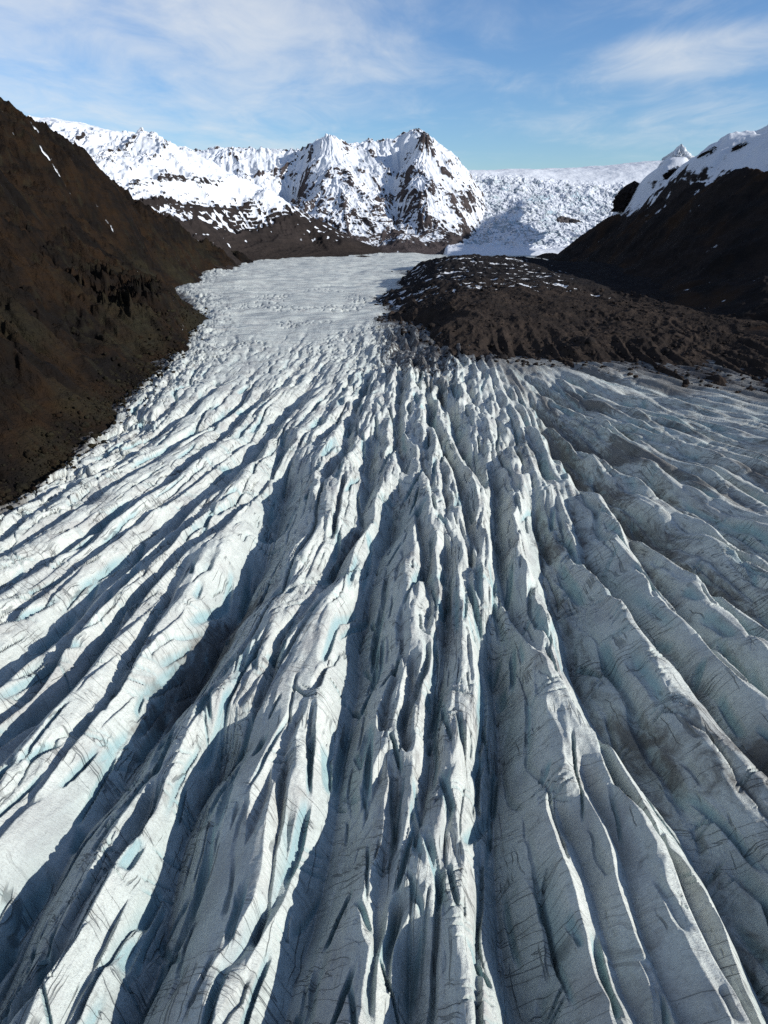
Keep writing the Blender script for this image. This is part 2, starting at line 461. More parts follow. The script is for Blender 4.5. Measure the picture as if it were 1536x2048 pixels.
# troughs traced from the photograph: points, depth, half widths left / right
TR = [
    ([(640, 765), (594, 794), (555, 829), (535, 868), (488, 923), (453, 958), (395, 997), (312, 1059), (250, 1123), (184, 1178), (129, 1229), (66, 1268), (0, 1330), (-150, 1450), (-330, 1590)], 8.5, 10, 9),
    ([(590, 900), (575, 930), (559, 989), (547, 1051), (520, 1114), (484, 1177), (461, 1209), (391, 1303), (344, 1381), (297, 1432), (250, 1490), (203, 1561), (172, 1615), (110, 1690), (60, 1760), (0, 1850), (-80, 1980)], 14, 11, 16),
    ([(455, 985), (400, 1020), (350, 1075), (297, 1120), (250, 1159), (176, 1209), (129, 1264), (94, 1334), (50, 1375), (0, 1420), (-120, 1520), (-300, 1680)], 6, 5.5, 5),
    ([(590, 835), (560, 900), (535, 960), (484, 1016), (445, 1051), (391, 1090), (344, 1130), (289, 1165), (242, 1221), (203, 1268), (156, 1323), (125, 1366), (55, 1440), (0, 1490), (-100, 1580), (-300, 1770)], 6.5, 6, 6),
    ([(400, 1090), (367, 1131), (336, 1194), (293, 1248), (273, 1264), (266, 1295), (234, 1342), (219, 1370), (188, 1420), (145, 1463), (110, 1510), (60, 1580), (0, 1650), (-120, 1790)], 5, 5, 4.5),
    ([(400, 1225), (383, 1256), (328, 1303), (273, 1358), (234, 1405), (180, 1463), (168, 1487), (145, 1522), (105, 1580), (70, 1615), (25, 1690), (-60, 1800)], 4, 3.5, 3.5),
    ([(330, 1500), (290, 1580), (242, 1657), (195, 1724), (148, 1806), (105, 1880), (51, 1950), (0, 2020), (-100, 2150)], 8, 7, 6),
    ([(420, 1470), (375, 1568), (344, 1646), (297, 1685), (250, 1767), (211, 1845), (164, 1943), (100, 2048), (60, 2120)], 6.5, 5, 5),
    ([(470, 1400), (430, 1500), (365, 1600), (332, 1735), (324, 1814), (289, 1900), (242, 1997), (190, 2120)], 13, 9, 15),
    ([(745, 865), (742, 884), (738, 960), (728, 1020), (715, 1070), (680, 1110), (655, 1170), (630, 1205), (595, 1242)], 8.5, 8, 8),
    ([(610, 1225), (586, 1245), (558, 1275), (538, 1336), (512, 1400), (480, 1463), (449, 1530), (425, 1610)], 4.5, 2.4, 2.2),
    ([(585, 1470), (570, 1520), (558, 1560), (545, 1690), (527, 1790), (508, 1880), (512, 1935)], 4.5, 2.2, 2.0),
    ([(477, 1570), (455, 1640), (441, 1675), (428, 1730), (415, 1790)], 4, 2.2, 2.4),
    ([(800, 960), (790, 1000), (775, 1060), (758, 1110), (735, 1170), (722, 1240), (712, 1323), (705, 1400), (692, 1480), (672, 1590), (650, 1680), (629, 1735), (605, 1821), (582, 1911), (560, 2000), (530, 2120)], 12, 8, 12),
    ([(582, 1905), (560, 1945), (539, 1970), (512, 2005), (490, 2060)], 4.5, 1.6, 1.6),
    ([(785, 1480), (742, 1575), (703, 1685), (672, 1782), (660, 1850), (656, 1925)], 6, 4.5, 4.5),
    ([(800, 1500), (793, 1567), (773, 1685), (754, 1782), (750, 1920)], 6, 4, 5),
    ([(805, 1760), (797, 1800), (780, 1900), (770, 1990)], 6, 3, 3.5),
    ([(828, 1800), (825, 1850), (822, 1950), (808, 2060), (800, 2150)], 8.5, 6, 7),
    ([(880, 1060), (895, 1130), (893, 1245), (885, 1323), (868, 1400), (862, 1480), (852, 1550), (848, 1650), (838, 1745)], 7, 3.5, 4),
    ([(925, 1430), (930, 1540), (938, 1610), (957, 1685), (942, 1775)], 3.5, 1.3, 1.3),
    ([(975, 1180), (985, 1245), (998, 1343), (1005, 1420), (992, 1500), (985, 1580), (990, 1650), (1008, 1763), (1025, 1860), (1045, 1930), (1060, 2017), (1075, 2140)], 11, 8, 9),
    ([(1014, 1450), (1035, 1530), (1050, 1600), (1057, 1670)], 6, 3, 4),
    ([(1102, 1690), (1092, 1780), (1088, 1870)], 4.5, 1.5, 1.8),
    ([(985, 900), (992, 970), (998, 1071), (1008, 1170), (1045, 1250), (1085, 1310), (1120, 1360)], 8, 6, 6),
    ([(1060, 960), (1075, 1040), (1092, 1127), (1131, 1237), (1150, 1300), (1172, 1350), (1200, 1420), (1260, 1490), (1320, 1550), (1377, 1620), (1444, 1710), (1502, 1810), (1580, 1950), (1680, 2120)], 11, 9, 13),
    ([(1210, 1480), (1240, 1560), (1265, 1600), (1327, 1646), (1385, 1771), (1424, 1860), (1483, 1958), (1540, 2060)], 4, 2.2, 2.4),
    ([(1150, 1480), (1200, 1590), (1235, 1650), (1260, 1743), (1285, 1830), (1330, 1930), (1390, 2060)], 5, 6, 4),
    ([(1080, 1540), (1140, 1620), (1180, 1720), (1210, 1830), (1250, 1930), (1315, 2060)], 6, 6, 6),
    ([(1110, 950), (1150, 1020), (1186, 1123), (1241, 1186), (1307, 1256), (1358, 1319), (1424, 1393), (1483, 1451), (1560, 1510), (1750, 1690)], 8, 7, 8),
    ([(1170, 900), (1230, 1010), (1280, 1100), (1327, 1166), (1366, 1229), (1424, 1264), (1502, 1346), (1580, 1400), (1760, 1530)], 7.5, 6, 8),
    ([(1060, 820), (1090, 850), (1140, 930), (1178, 973), (1268, 1040), (1327, 1090), (1377, 1137), (1463, 1192), (1560, 1250), (1760, 1380)], 10, 8, 14),
    ([(1040, 780), (1120, 850), (1200, 900), (1300, 965), (1400, 1030), (1536, 1110), (1760, 1240)], 8, 8, 10),
    ([(1030, 740), (1120, 800), (1220, 850), (1340, 905), (1440, 950), (1560, 1000), (1760, 1080)], 7, 7, 9),
    ([(1060, 730), (1180, 780), (1300, 830), (1420, 870), (1560, 915), (1760, 980)], 6, 7, 9),
    ([(1080, 715), (1200, 750), (1320, 785), (1440, 815), (1560, 845), (1760, 890)], 5, 7, 8),
    ([(750, 740), (735, 770), (720, 800), (703, 838), (691, 900), (656, 947), (645, 982), (640, 1010)], 7, 5, 5),
    ([(690, 960), (676, 1030), (660, 1085)], 4, 1.6, 1.8),
    ([(805, 760), (800, 790), (797, 830), (795, 880), (800, 905), (812, 940), (820, 990)], 7, 4.5, 4.5),
    ([(845, 750), (850, 770), (858, 820), (868, 860), (895, 905), (920, 965), (930, 1020), (950, 1090), (975, 1180)], 7, 4, 4.5),
    ([(870, 760), (885, 800), (910, 850), (930, 900), (960, 950), (985, 1010)], 9, 6, 8),
    ([(830, 1000), (835, 1060), (850, 1120), (860, 1200), (850, 1300)], 6, 3.5, 4),
    ([(775, 1290), (790, 1340), (775, 1400), (765, 1480)], 5, 3, 3),
    ([(818, 1300), (820, 1380), (812, 1450), (815, 1520)], 4.5, 2.2, 2.2),
    ([(690, 1370), (670, 1430), (650, 1490)], 5, 2.4, 2.0),
    ([(665, 1290), (640, 1350), (630, 1390)], 3, 1.5, 1.5),
    ([(460, 750), (430, 785), (400, 810), (350, 845), (300, 870), (270, 900), (200, 935), (140, 970), (60, 1020), (0, 1060), (-150, 1150)], 4.5, 5, 5),
    ([(515, 762), (469, 813), (422, 856), (363, 876), (312, 911), (250, 950), (211, 973), (164, 1000), (117, 1032), (59, 1067), (0, 1098), (-150, 1190)], 5, 5, 5),
    ([(547, 766), (500, 813), (453, 856), (422, 891), (375, 927), (332, 958), (289, 989), (242, 1020), (188, 1052), (117, 1090), (59, 1130), (0, 1161), (-150, 1255)], 5.5, 5.5, 5.5),
    ([(540, 815), (525, 835), (488, 880), (430, 935), (380, 965), (330, 1000), (280, 1030), (200, 1085), (120, 1150), (50, 1195), (0, 1230), (-150, 1335)], 4.5, 5, 4.5),
    ([(380, 780), (360, 800), (300, 845), (240, 890), (160, 930), (80, 975), (0, 1020), (-120, 1090)], 3.5, 4, 4),
    ([(470, 1000), (430, 1040), (330, 1110), (220, 1200)], 3, 2.2, 2.2),
]
for pts, d, wl, wr in TR:
    w = poly_xy(pts, -d * 0.35)
    mx = max(q[0] for q in pts)
    last = pts[-1]
    out = last[1] > 2000 or last[0] < -50 or last[0] > 1540
    if out:                            # runs on past the picture's edge
        (ax, ay), (bx, by) = pts[-2:]
        e = 260 / max(math.hypot(bx - ax, by - ay), 1)
        w = poly_xy(pts + [(bx + (bx - ax) * e, min(by + (by - ay) * e, 2600))], -d * 0.35)
    ends = (0.01 if out else 0.18, 0.18)
    if mx > 990:                       # fins on the right: long straight flanks
        carve(w, d * 1.30, wl * 0.95, wr * 1.30, p=1.08, ends=ends)
    else:
        carve(w, d * 1.08, wl * 1.12, wr * 1.12, p=1.3, ends=ends)

# crevasses between the traced ones, following the flow
U_lo, U_hi = U_ref[0] - 25, U_ref[-1] + 10


def flow_line(u0, ya, yb):
    k = np.where((YR >= ya) & (YR <= yb))[0]
    if len(k) < 4:
        return None
    k = k[::max(1, len(k) // 24)]
    x = np.array([np.interp(u0, FU[r], GX[r]) for r in k])
    w = np.stack([x, YR[k]], 1)
    return w[np.argsort(w[:, 1])]


def seen(u0, y):
    r = int(np.argmin(np.abs(YR - y)))
    x = np.interp(u0, FU[r], GX[r])
    return -420 < x / tt[r] * F + CX < 1950


for i in range(2300):
    u0 = rng.uniform(U_lo, U_hi)
    y0 = 40 + 520 * rng.random() ** 1.5
    if i >= 1500:
        y0 = rng.uniform(38, 190)
    if not seen(u0, y0):
        continue
    kind = rng.random() + (0.25 if i >= 1500 else 0)
    if kind < 0.52:
        L = rng.uniform(14, 60) * (0.7 + y0 / 300); d = rng.uniform(1.2, 3.6); wd = d * rng.uniform(0.7, 1.3); p = 1.25; T = None
    else:
        L = rng.uniform(5, 26) * (0.7 + y0 / 300); d = rng.uniform(1.2, 3.2); wd = rng.uniform(0.35, 0.95) * (0.8 + y0 / 350); p = 0.6; T = SLIT
    if u0 > 60: wd *= 1.25
    w = flow_line(u0, y0, y0 + L)
    if w is None:
        continue
    w[:, 0] += np.linspace(-1, 1, len(w)) * rng.normal(0, 1.6)
    d *= float(1 - 0.75 * sstep(330, 620, y0))
    carve(w, d, wd * rng.uniform(0.8, 1.3), wd * rng.uniform(0.8, 1.3), p=p, ends=(0.35, 0.3), target=T)

for i in range(1100):
    y0 = 42 + 330 * rng.random() ** 1.4
    u0 = rng.uniform(U_lo, U_hi)
    if not seen(u0, y0):
        continue
    r = int(np.argmin(np.abs(YR - y0)))
    x0 = float(np.interp(u0, FU[r], GX[r]))
    L = rng.uniform(2.5, 9) * (0.8 + y0 / 250)
    tilt = rng.choice([-1, 1], p=[0.25, 0.75]) * rng.uniform(0.9, 2.6)
    n_ = max(2, int(rng.integers(1, 4)))
    for q in range(n_):
        ya = y0 + q * rng.uniform(0.9, 2.2); xa = x0 + rng.normal(0, 0.8)
        w = np.stack([xa + tilt * np.linspace(0, 1, 8) * L / math.hypot(1, tilt), ya + np.linspace(0, 1, 8) * L / math.hypot(1, tilt)], 1)
        w[:, 0] += np.cumsum(rng.normal(0, 0.14, 8))
        carve(w, rng.uniform(0.5, 1.3), rng.uniform(0.16, 0.34) * (0.7 + y0 / 180), rng.uniform(0.16, 0.34) * (0.7 + y0 / 180), p=0.6, ends=(0.3, 0.3), target=SLIT, wander=0.25)

near = 1 - sstep(380, 760, GY)
# control points of the moraine that lies on the ice
MOR = [WZ(px, py, 0) + np.array([0, 0, z]) for px, py, z in [(890, 712, -2), (940, 712, 1), (1000, 700, 0), (1060, 705, -1), (1200, 728, -2), (1400, 758, -2), (1536, 778, -2), (1700, 810, -2),
                                       (850, 685, -3), (815, 652, -3), (778, 618, -2), (805, 575, -2), (815, 550, -3)]]
MOR += [WY(*q) for q in [(930, 670, 590), (930, 640, 640), (1000, 640, 640), (1060, 660, 615), (900, 605, 720), (980, 590, 760), (1100, 600, 740), (1100, 640, 660), (1200, 650, 640), (1200, 690, 560), (1300, 690, 560), (1300, 660, 620), (1400, 710, 540), (1536, 745, 480),
                         (820, 620, 740), (860, 565, 900), (950, 550, 930), (1050, 560, 900), (1150, 570, 900), (860, 535, 1100), (900, 514, 1150), (960, 514, 1230), (1050, 516, 1250), (1100, 525, 1300), (840, 528, 1230), (1150, 545, 1100), (1230, 600, 850), (880, 662, 622)]]
MOR += [p + np.array(d, float) for p, d in [(WY(900, 514, 1150), (40, 350, -30)), (WY(1050, 516, 1250), (30, 350, -30)), (WY(1100, 525, 1300), (60, 300, -25)), (WY(840, 528, 1230), (-60, 200, -30))]]
MOR += [WZ(px, py, 0) + np.array([0, 0, -22]) for px, py in [(700, 800), (800, 815), (940, 790), (1060, 760), (1200, 775), (1400, 805), (1536, 830), (1700, 870), (640, 700), (760, 690), (800, 720), (730, 620), (770, 560), (780, 535), (700, 900), (940, 900), (1200, 880), (1500, 900), (1750, 930)]]
mor = rbf(MOR, GX, GY, 10, 0.0003)
# macro shape: a low dome under the fan's axis, sinking to both margins
axis_u = 0.5 * (U_ref[5] + U_ref[7])
BASE = 3.0 * np.exp(-((FU - axis_u) / 45) ** 2) * sstep(60, 300, GY) * (1 - sstep(600, 900, GY))
calm = 1 - 0.8 * sstep(380, 480, GY) * sstep(20, 90, GX)
BASE += (3.5 * fbm(GX / 90, GY / 150, 3, 11) + 1.6 * fbm(GX / 30, GY / 60, 2, 12)) * calm
# whalebacks and fins
Z = BASE - DEEP - SLIT * 0.9
right = sstep(15, 70, FU - axis_u)
knife = np.clip(sstep(-12, 22, FU - axis_u) + 0.9 * sstep(230, 330, GY) * np.exp(-((FU - axis_u) / 60) ** 2), 0, 1)
cut = 1 - 0.5 * np.clip(DEEP / 8, 0, 1)
F1, S1 = fins(FU, FV, 8.6, 21, knife)
F2, S2 = fins(FU, FV, 3.4, 27, knife)
thin1 = np.clip(2.0 / GR, 0, 1) ** 1.5; thin2 = np.clip(1.0 / GR, 0, 1) ** 1.5
Z += near * ((1.5 + 2.6 * knife + 2.2 * right * sstep(180, 300, GY)) * (F1 - 0.4) * cut * thin1)
Z += near * ((0.45 + 0.75 * knife) * (F2 - 0.4) * thin2)
SL = 2.9 * S1 * thin1 * (0.6 + 0.4 * cut) + 1.15 * S2 * thin2
Z -= near * SL
Z += near * (0.22 * perlin(FU / 4, FV / 15, 24) + 0.26 * ridged(FU / 2.2, FV / 14, 2, 25) + 0.10 * perlin(FU / 0.9, FV / 2.2, 26))
# steps where cross fractures offset the ridges
stp, edge = cells(FU / 9 + 0.6 * perlin(FU / 6, FV / 6, 71), FV / 7.5, 72)
Z += near * (0.25 * (stp - 0.5) - 0.35 * np.clip(1 - edge / 0.07, 0, 1) * sstep(-0.15, 0.35, perlin(FU / 25, FV / 25, 73)))
# far upper glacier: small crevasses running across the current
far = sstep(300, 640, GY)
ang = math.radians(28)
QU = GX * math.cos(ang) + GY * math.sin(ang); QV = -GX * math.sin(ang) + GY * math.cos(ang)
tex = (ridged(QV / 11, QU / 70, 3, 31) - 0.5) * (1 - 0.55 * sstep(600, 900, GY))
tex2 = perlin(QV / 34, QU / 110, 32)
Z += far * (1.7 * tex * np.clip(0.55 + 0.8 * perlin(GX / 120, GY / 160, 33), 0.15, 1.4) + 1.8 * tex2) * np.clip(GY / 800, 0.5, 1.6)
frn = sstep(0.05, 0.4, perlin(GX / 60, GY / 90, 34))
Z -= far * (1 - sstep(900, 1300, GY)) * 3.0 * np.clip(1 - np.abs(perlin(QV / 9, QU / 22, 35)) / 0.09, 0, 1) * frn

# seracs below the moraine's snout
sn = np.exp(-((GX - 28) / 52) ** 2) * sstep(400, 470, GY) * (1 - sstep(620, 800, GY))
Z += sn * (6.5 * (fins(GX, GY, 11, 41, np.ones_like(GX))[0] - 0.4) + 2.5 * (ridged(GX / 9, GY / 30, 3, 43) - 0.45) + 1.0)
Z -= 5.0 * calm * 0 + 5.0 * sstep(520, 620, GY) * sstep(60, 130, GX)

# margins: the ice sinks towards the hillside on the left
TOE = np.array([WZ(px, py, 0)[:2] for px, py in [(-420, 1240), (-250, 1130), (-100, 1035), (0, 985), (60, 950), (160, 880), (240, 800), (330, 715), (372, 660), (384, 620), (378, 592), (335, 575), (400, 545), (440, 530), (480, 520), (600, 511), (740, 507)]])
toe_x = np.interp(GY, TOE[:, 1], TOE[:, 0])
gap = GX - toe_x
mw = 20 + 0.012 * GY
Z -= 3.0 * np.clip(1 - gap / mw, 0, 1.6) ** 1.5
blk, bed = cells(GX / 7 + 0.5 * perlin(GX / 9, GY / 9, 81), GY / 13, 82)
Z += (1 - sstep(0.4, 2.2, gap / mw)) * sstep(0.0, 0.3, gap / mw) * (3.4 * (blk - 0.45) - 1.8 * np.clip(1 - bed / 0.12, 0, 1))
keep = gap > -30

soft = 0.9 * right * sstep(170, 260, GY)
Z = Z + soft * (blur(blur(Z, 1, 1), 1, 0) - Z)
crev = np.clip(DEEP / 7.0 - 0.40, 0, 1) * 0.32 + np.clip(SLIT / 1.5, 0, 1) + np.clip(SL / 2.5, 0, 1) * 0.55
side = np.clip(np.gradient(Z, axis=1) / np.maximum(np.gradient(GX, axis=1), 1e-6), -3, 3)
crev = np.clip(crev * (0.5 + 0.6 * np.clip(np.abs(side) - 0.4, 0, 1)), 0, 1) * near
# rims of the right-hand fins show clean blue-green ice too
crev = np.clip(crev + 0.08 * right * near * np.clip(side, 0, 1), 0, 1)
dirt_shade = 0.14 + 0.06 * right * sstep(200, 320, GY) * near + 0.36 * np.clip(DEEP / 8 - 0.55, 0, 0.8) + 0.31 * right * near  # soiling, deepened to paint shade into trough bottoms and the right-hand fins
dirt_shade += 0.28 * np.exp(-((GX - 45) / 60) ** 2) * sstep(330, 520, GY) * (1 - sstep(800, 900, GY))
dirt_shade += 0.55 * (1 - sstep(0.0, 0.9, gap / mw))
dirt_shade += 0.30 * sstep(0.2, 0.6, perlin(FU / 18, FV / 70, 91)) * near
deb = 0.75 * (1 - sstep(-0.2, 0.45, gap / mw))
mwob = mor + 5 * perlin(GX / 22, GY / 50, 95)
deb += 0.62 * sstep(-6, 1, mwob)
dirt_shade += 0.42 * sstep(-17, -1, mwob)
deb += 0.62 * np.exp(-((GX - 24 + 0.05 * (GY - 560)) / 56) ** 2) * sstep(405, 510, GY) * (1 - sstep(760, 900, GY))
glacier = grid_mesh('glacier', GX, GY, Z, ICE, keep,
                    {'flow_u': FU, 'flow_v': FV, 'crevasse': crev, 'dirt_shade': dirt_shade, 'debris': deb, 'fine': 1 - near, 'wx': GX, 'wy': GY})
tag(glacier, 'grey-white glacier tongue cut by a fan of long crevasses, filling the valley floor', 'glacier', 'structure')


# ================================================================== terrain round it
def polar(px0, px1, nx, y0, y1, ny, row=520, power=1.0):
    a, f, d = ray(np.linspace(px0, px1, nx), row)
    k = a / f
    s = np.linspace(0, 1, ny) ** power
    yy = y0 * (y1 / y0) ** s
    X = k[None, :] * yy[:, None]
    return X, np.repeat(yy[:, None], nx, 1)


def slope_of(X, Y, Z):
    zr, zc = np.gradient(Z)
    xr, xc = np.gradient(X); yr, yc = np.gradient(Y)
    det = xr * yc - xc * yr
    det = np.where(np.abs(det) < 1e-9, 1e-9, det)
    dzdx = (zr * yc - zc * yr) / det; dzdy = (zc * xr - zr * xc) / det
    return dzdx, dzdy, 1 / np.sqrt(1 + dzdx ** 2 + dzdy ** 2)


def fall_streaks(X, Y, Z, scale, reach, seed, n=7, bl=6):
    """ribs and gullies: noise smeared along the fall line"""
    gx, gy, _ = slope_of(X, Y, blur(blur(Z, bl, 0), bl, 1))
    g = np.hypot(gx, gy) + 1e-6
    ux, uy = gx / g, gy / g
    acc = 0
    for t in np.linspace(-1, 1, 2 * n + 1):
        acc = acc + perlin((X + ux * t * reach) / scale, (Y + uy * t * reach) / scale, seed) * (1 - 0.6 * abs(t))
    return acc / (acc.std() + 1e-9)


def pin(X, Y, Z, pts, soft=15.0, fade=None):
    """shift a rough surface so that it passes through given points again"""
    res = []
    for p in pts:
        k = np.argmin((X - p[0]) ** 2 + (Y - p[1]) ** 2)
        r, c = divmod(int(k), X.shape[1])
        top = Z[max(r - 3, 0):r + 4, max(c - 2, 0):c + 3].max()
        res.append((p[0], p[1], p[2] - top))
    d = 0; ws = 0
    for x, y, r_ in res:
        w = 1 / ((X - x) ** 2 + (Y - y) ** 2 + soft ** 2) ** 1.5
        d = d + w * r_; ws = ws + w
    d = d / ws
    if fade is not None:
        dist = np.full(X.shape, 1e9)
        for p in pts:
            dist = np.minimum(dist, np.hypot(X - p[0], Y - p[1]))
        d = d * (1 - sstep(fade * 0.4, fade, dist))
    return Z + d


def terrace(Z, step, amount, jitter):
    q = (Z + jitter) / step
    fr = q - np.floor(q)
    st = np.floor(q) + sstep(0.42, 0.66, fr) * 0.82 + 0.18 * fr
    return Z + amount * ((st * step - jitter) - Z)


M_BROWN = mountain_material('brown_hillside', (0.0075, 0.006, 0.005), (0.024, 0.0142, 0.0075), (0.027, 0.0245, 0.0145), 0.020, 0.34, 8.0)
M_RIDGE = mountain_material('snowy_rock', (0.024, 0.020, 0.019), (0.038, 0.031, 0.029), (0.030, 0.024, 0.021), 0.012, 0.45, 6.0)
M_DARK = mountain_material('dark_hillside', (0.012, 0.011, 0.011), (0.024, 0.019, 0.017), (0.034, 0.021, 0.013), 0.014, 0.35, 3.0)
M_MASSIF = mountain_material('alpine_rock_and_snow', (0.060, 0.050, 0.050), (0.085, 0.070, 0.068), (0.05, 0.04, 0.04), 0.006, 0.42, 10.0)
M_MORAINE = mountain_material('moraine_rubble', (0.024, 0.019, 0.016), (0.044, 0.033, 0.026), (0.020, 0.018, 0.018), 0.03, 0.40, 2.5, (0.60, 0.62, 0.64))
M_ICEFALL = mountain_material('icefall_ice', (0.42, 0.54, 0.62), (0.56, 0.63, 0.67), (0.10, 0.09, 0.09), 0.010, 0.5, 8.0)

# ---- brown hillside on the left
pts = [WZ(px, py, -1) for px, py in [(-420, 1240), (-250, 1130), (-100, 1035), (0, 985), (60, 950), (160, 880), (240, 800), (330, 715), (372, 660), (384, 622), (335, 576), (400, 545), (440, 530), (480, 520)]]
pts += [p + np.array([45, 10, -22]) for p in pts]
pts += [WY(*q) for q in [
    (0, 850, 300), (0, 700, 370), (0, 600, 430), (0, 520, 510), (0, 450, 600), (0, 350, 760), (0, 225, 950), (60, 262, 970), (110, 290, 990), (160, 320, 1020),
    (100, 800, 350), (100, 700, 420), (100, 640, 520), (100, 560, 640), (100, 480, 760), (100, 400, 860),
    (200, 760, 430), (200, 690, 510), (200, 640, 560), (200, 590, 650), (200, 520, 830), (200, 450, 970), (200, 347, 1060), (240, 380, 1100),
    (300, 690, 555), (290, 650, 590), (295, 615, 615), (300, 588, 660), (345, 600, 690), (365, 606, 730), (340, 655, 640), (300, 560, 850), (300, 535, 1010), (300, 490, 1170), (300, 417, 1260),
    (370, 540, 1320), (370, 500, 1400), (360, 452, 1450), (420, 500, 1560), (430, 486, 1600), (480, 507, 1750),
    (-150, 900, 270), (-150, 700, 330), (-150, 500, 480), (-150, 300, 760), (-150, 170, 950), (-400, 900, 250), (-400, 500, 400), (-400, 100, 900)]]
pts += [np.array(q, float) for q in [(-560, 1300, 190), (-700, 1300, 230), (-900, 1400, 240), (-600, 1600, 60), (-520, 1800, 30)]]
X, Y = polar(-420, 520, 620, 190, 1800, 700)
Zb = rbf(pts, X, Y, 14, 0.0005)
amp = np.clip((Zb + 2) / 40, 0.05, 1)
flowc = (X * 0.62 + Y * 0.3)
st = fall_streaks(X, Y, Zb, 11, 60, 108)
Zb += amp * (12 * (ridged(X / 90, Y / 130, 5, 101) - 0.45) + 6 * fbm(X / 30, Y / 40, 4, 102) + 1.6 * st)
Zb = terrace(Zb, 17, 0.6 * sstep(-0.2, 0.3, fbm(X / 120, Y / 150, 2, 109)), 9 * fbm(X / 60, Y / 80, 3, 103))
Zb += amp * 2.6 * (ridged(X / 16, Y / 20, 4, 110) - 0.45) + amp * 1.8 * fbm(X / 7, Y / 9, 4, 104) + np.clip(amp, .15, 1) * 0.5 * fbm(X / 2.2, Y / 3, 3, 105)
Zb += amp * (3.4 * fall_streaks(X, Y, Zb, 24, 110, 94) + 1.5 * fall_streaks(X, Y, Zb, 5, 30, 93, bl=4))
Zb = pin(X, Y, Zb, [WY(*q) for q in [(0, 225, 950), (60, 262, 970), (110, 290, 990), (160, 320, 1020), (200, 347, 1060), (240, 380, 1100)]], 15, 230)
Zb = pin(X, Y, Zb, [WZ(px, py, -3) for px, py in [(-200, 1105), (-100, 1035), (0, 985), (60, 950), (160, 880), (240, 800), (330, 715), (384, 622)]], 10, 45)
dx_, dy_, nz = slope_of(X, Y, Zb)
conc = blur(blur(Zb, 9, 0), 9, 1) - Zb
ext = (Y > 330)
snow = -0.13 + 0.10 * np.clip(conc, -2, 2) + 0.30 * sstep(0.0, 0.45, fbm(X / 130, Y / 160, 3, 106)) * ext + 0.34 * fbm(X / 7, Y / 11, 3, 99) * ext + 0.2 * np.clip((Zb - 130) / 80, 0, 1)
snow -= 0.30 * np.exp(-((Zb - 0) / 26.0) ** 2) * (Y < 560)
snow += -0.10 * st * ext * sstep(500, 800, Y)
tint = sstep(-0.1, 0.35, fbm(X / 70, Y / 90, 3, 107)) * sstep(75, 25, Zb) * 0.8
tint = np.clip(tint + 0.55 * sstep(0.3, 1.6, fall_streaks(X, Y, Zb, 9, 90, 92)) * sstep(-0.2, 0.3, fbm(X / 60, Y / 70, 2, 91)), 0, 1)
HILL = (X, Y, Zb)
hill = grid_mesh('hillside', X, Y, Zb, M_BROWN, Zb > -16, {'snow': snow, 'tint': tint})
tag(hill, 'near brown hillside with scree and a rounded cliff above the ice edge on the left', 'hillside', 'structure')

# ---- snow-capped ridge behind it
crest_pts = [(-250, 232, 2250), (-100, 230, 2250), (20, 232, 2250), (100, 240, 2200), (200, 262, 2150), (260, 270, 2100), (310, 266, 2050), (345, 285, 2080), (380, 302, 2120), (470, 350, 2130), (560, 405, 2150), (620, 440, 2160), (680, 472, 2160), (740, 503, 2170)]
pts = [WY(*q) for q in crest_pts]
pts += [WY(*q) for q in [(290, 300, 2000), (200, 330, 1800), (260, 360, 1800), (320, 340, 1900), (300, 425, 1600), (360, 400, 1850), (400, 440, 1750), (420, 370, 2000), (400, 480, 1640), (480, 420, 2020), (500, 470, 1930),
                         (480, 512, 1790), (560, 460, 2040), (560, 510, 1900), (620, 480, 2080), (650, 508, 2010), (100, 290, 1950), (0, 290, 1950), (-100, 290, 1950), (700, 505, 2090), (740, 512, 2000), (480, 526, 1700), (300, 470, 1500), (100, 400, 1700)]]
pts += [p + np.array([-40, 500, d]) for p, d in zip([WY(*q) for q in crest_pts], [10, 10, 10, 0, -10, -20, -30, -40, -60, -90, -90, -80, -60, -40])]
pts += [np.array([170, 2400, -30.]), np.array([60, 2700, -40.])]
X, Y = polar(-330, 800, 760, 1480, 2900, 560)
Zb = rbf(pts, X, Y, 25, 0.0003)
amp = np.clip((Zb + 5) / 70, 0.03, 1) * (1 - 0.75 * sstep(2080, 2250, Y))
gul = X * 0.80 - Y * 0.25                                # coordinate along the face
rib = ridged(gul / 85, Zb / 420 + Y / 900, 4, 111)
Zb += amp * (28 * (rib - 0.5) + 8 * fbm(X / 38, Y / 45, 4, 112))
jit = 10 * fbm(X / 110, Y / 110, 3, 113)
st = fall_streaks(X, Y, Zb, 16, 130, 116)
Zb += amp * (1.8 * st + 3.0 * fall_streaks(X, Y, Zb, 38, 160, 118))
ta = 0.9 * sstep(-0.35, 0.2, fbm(X / 130, Y / 130, 3, 117)) * sstep(20, 45, Zb) * (1 - 0.9 * sstep(2080, 2250, Y))
Zb = Zb + (terrace(Zb, 10.5, 1.0, jit + 1.5 * st) - Zb) * ta
Zb += amp * 1.6 * fbm(X / 9, Y / 10, 4, 114)
Zb = pin(X, Y, Zb, [WY(*q) for q in crest_pts], 15, 300)
dx_, dy_, nz = slope_of(X, Y, Zb)
conc = blur(blur(Zb, 6, 0), 6, 1) - Zb
snow = -0.30 - 1.1 * (blur(blur(rib, 3, 0), 3, 1) - 0.40) * sstep(205, 120, Zb) * sstep(10, 50, Zb) + 1.15 * sstep(50, 160, Zb + 18 * fbm(X / 90, Y / 90, 3, 115)) + 0.9 * (nz - 0.66) * sstep(30, 100, Zb) + 0.10 * np.clip(conc, -3, 3) + 0.5 * sstep(2020, 2150, Y) * sstep(120, 170, Zb) - 0.30 * st * sstep(10, 40, Zb) * sstep(150, 90, Zb) + 0.10 * sstep(20, 60, Zb)
tint = sstep(60, 0, Zb)
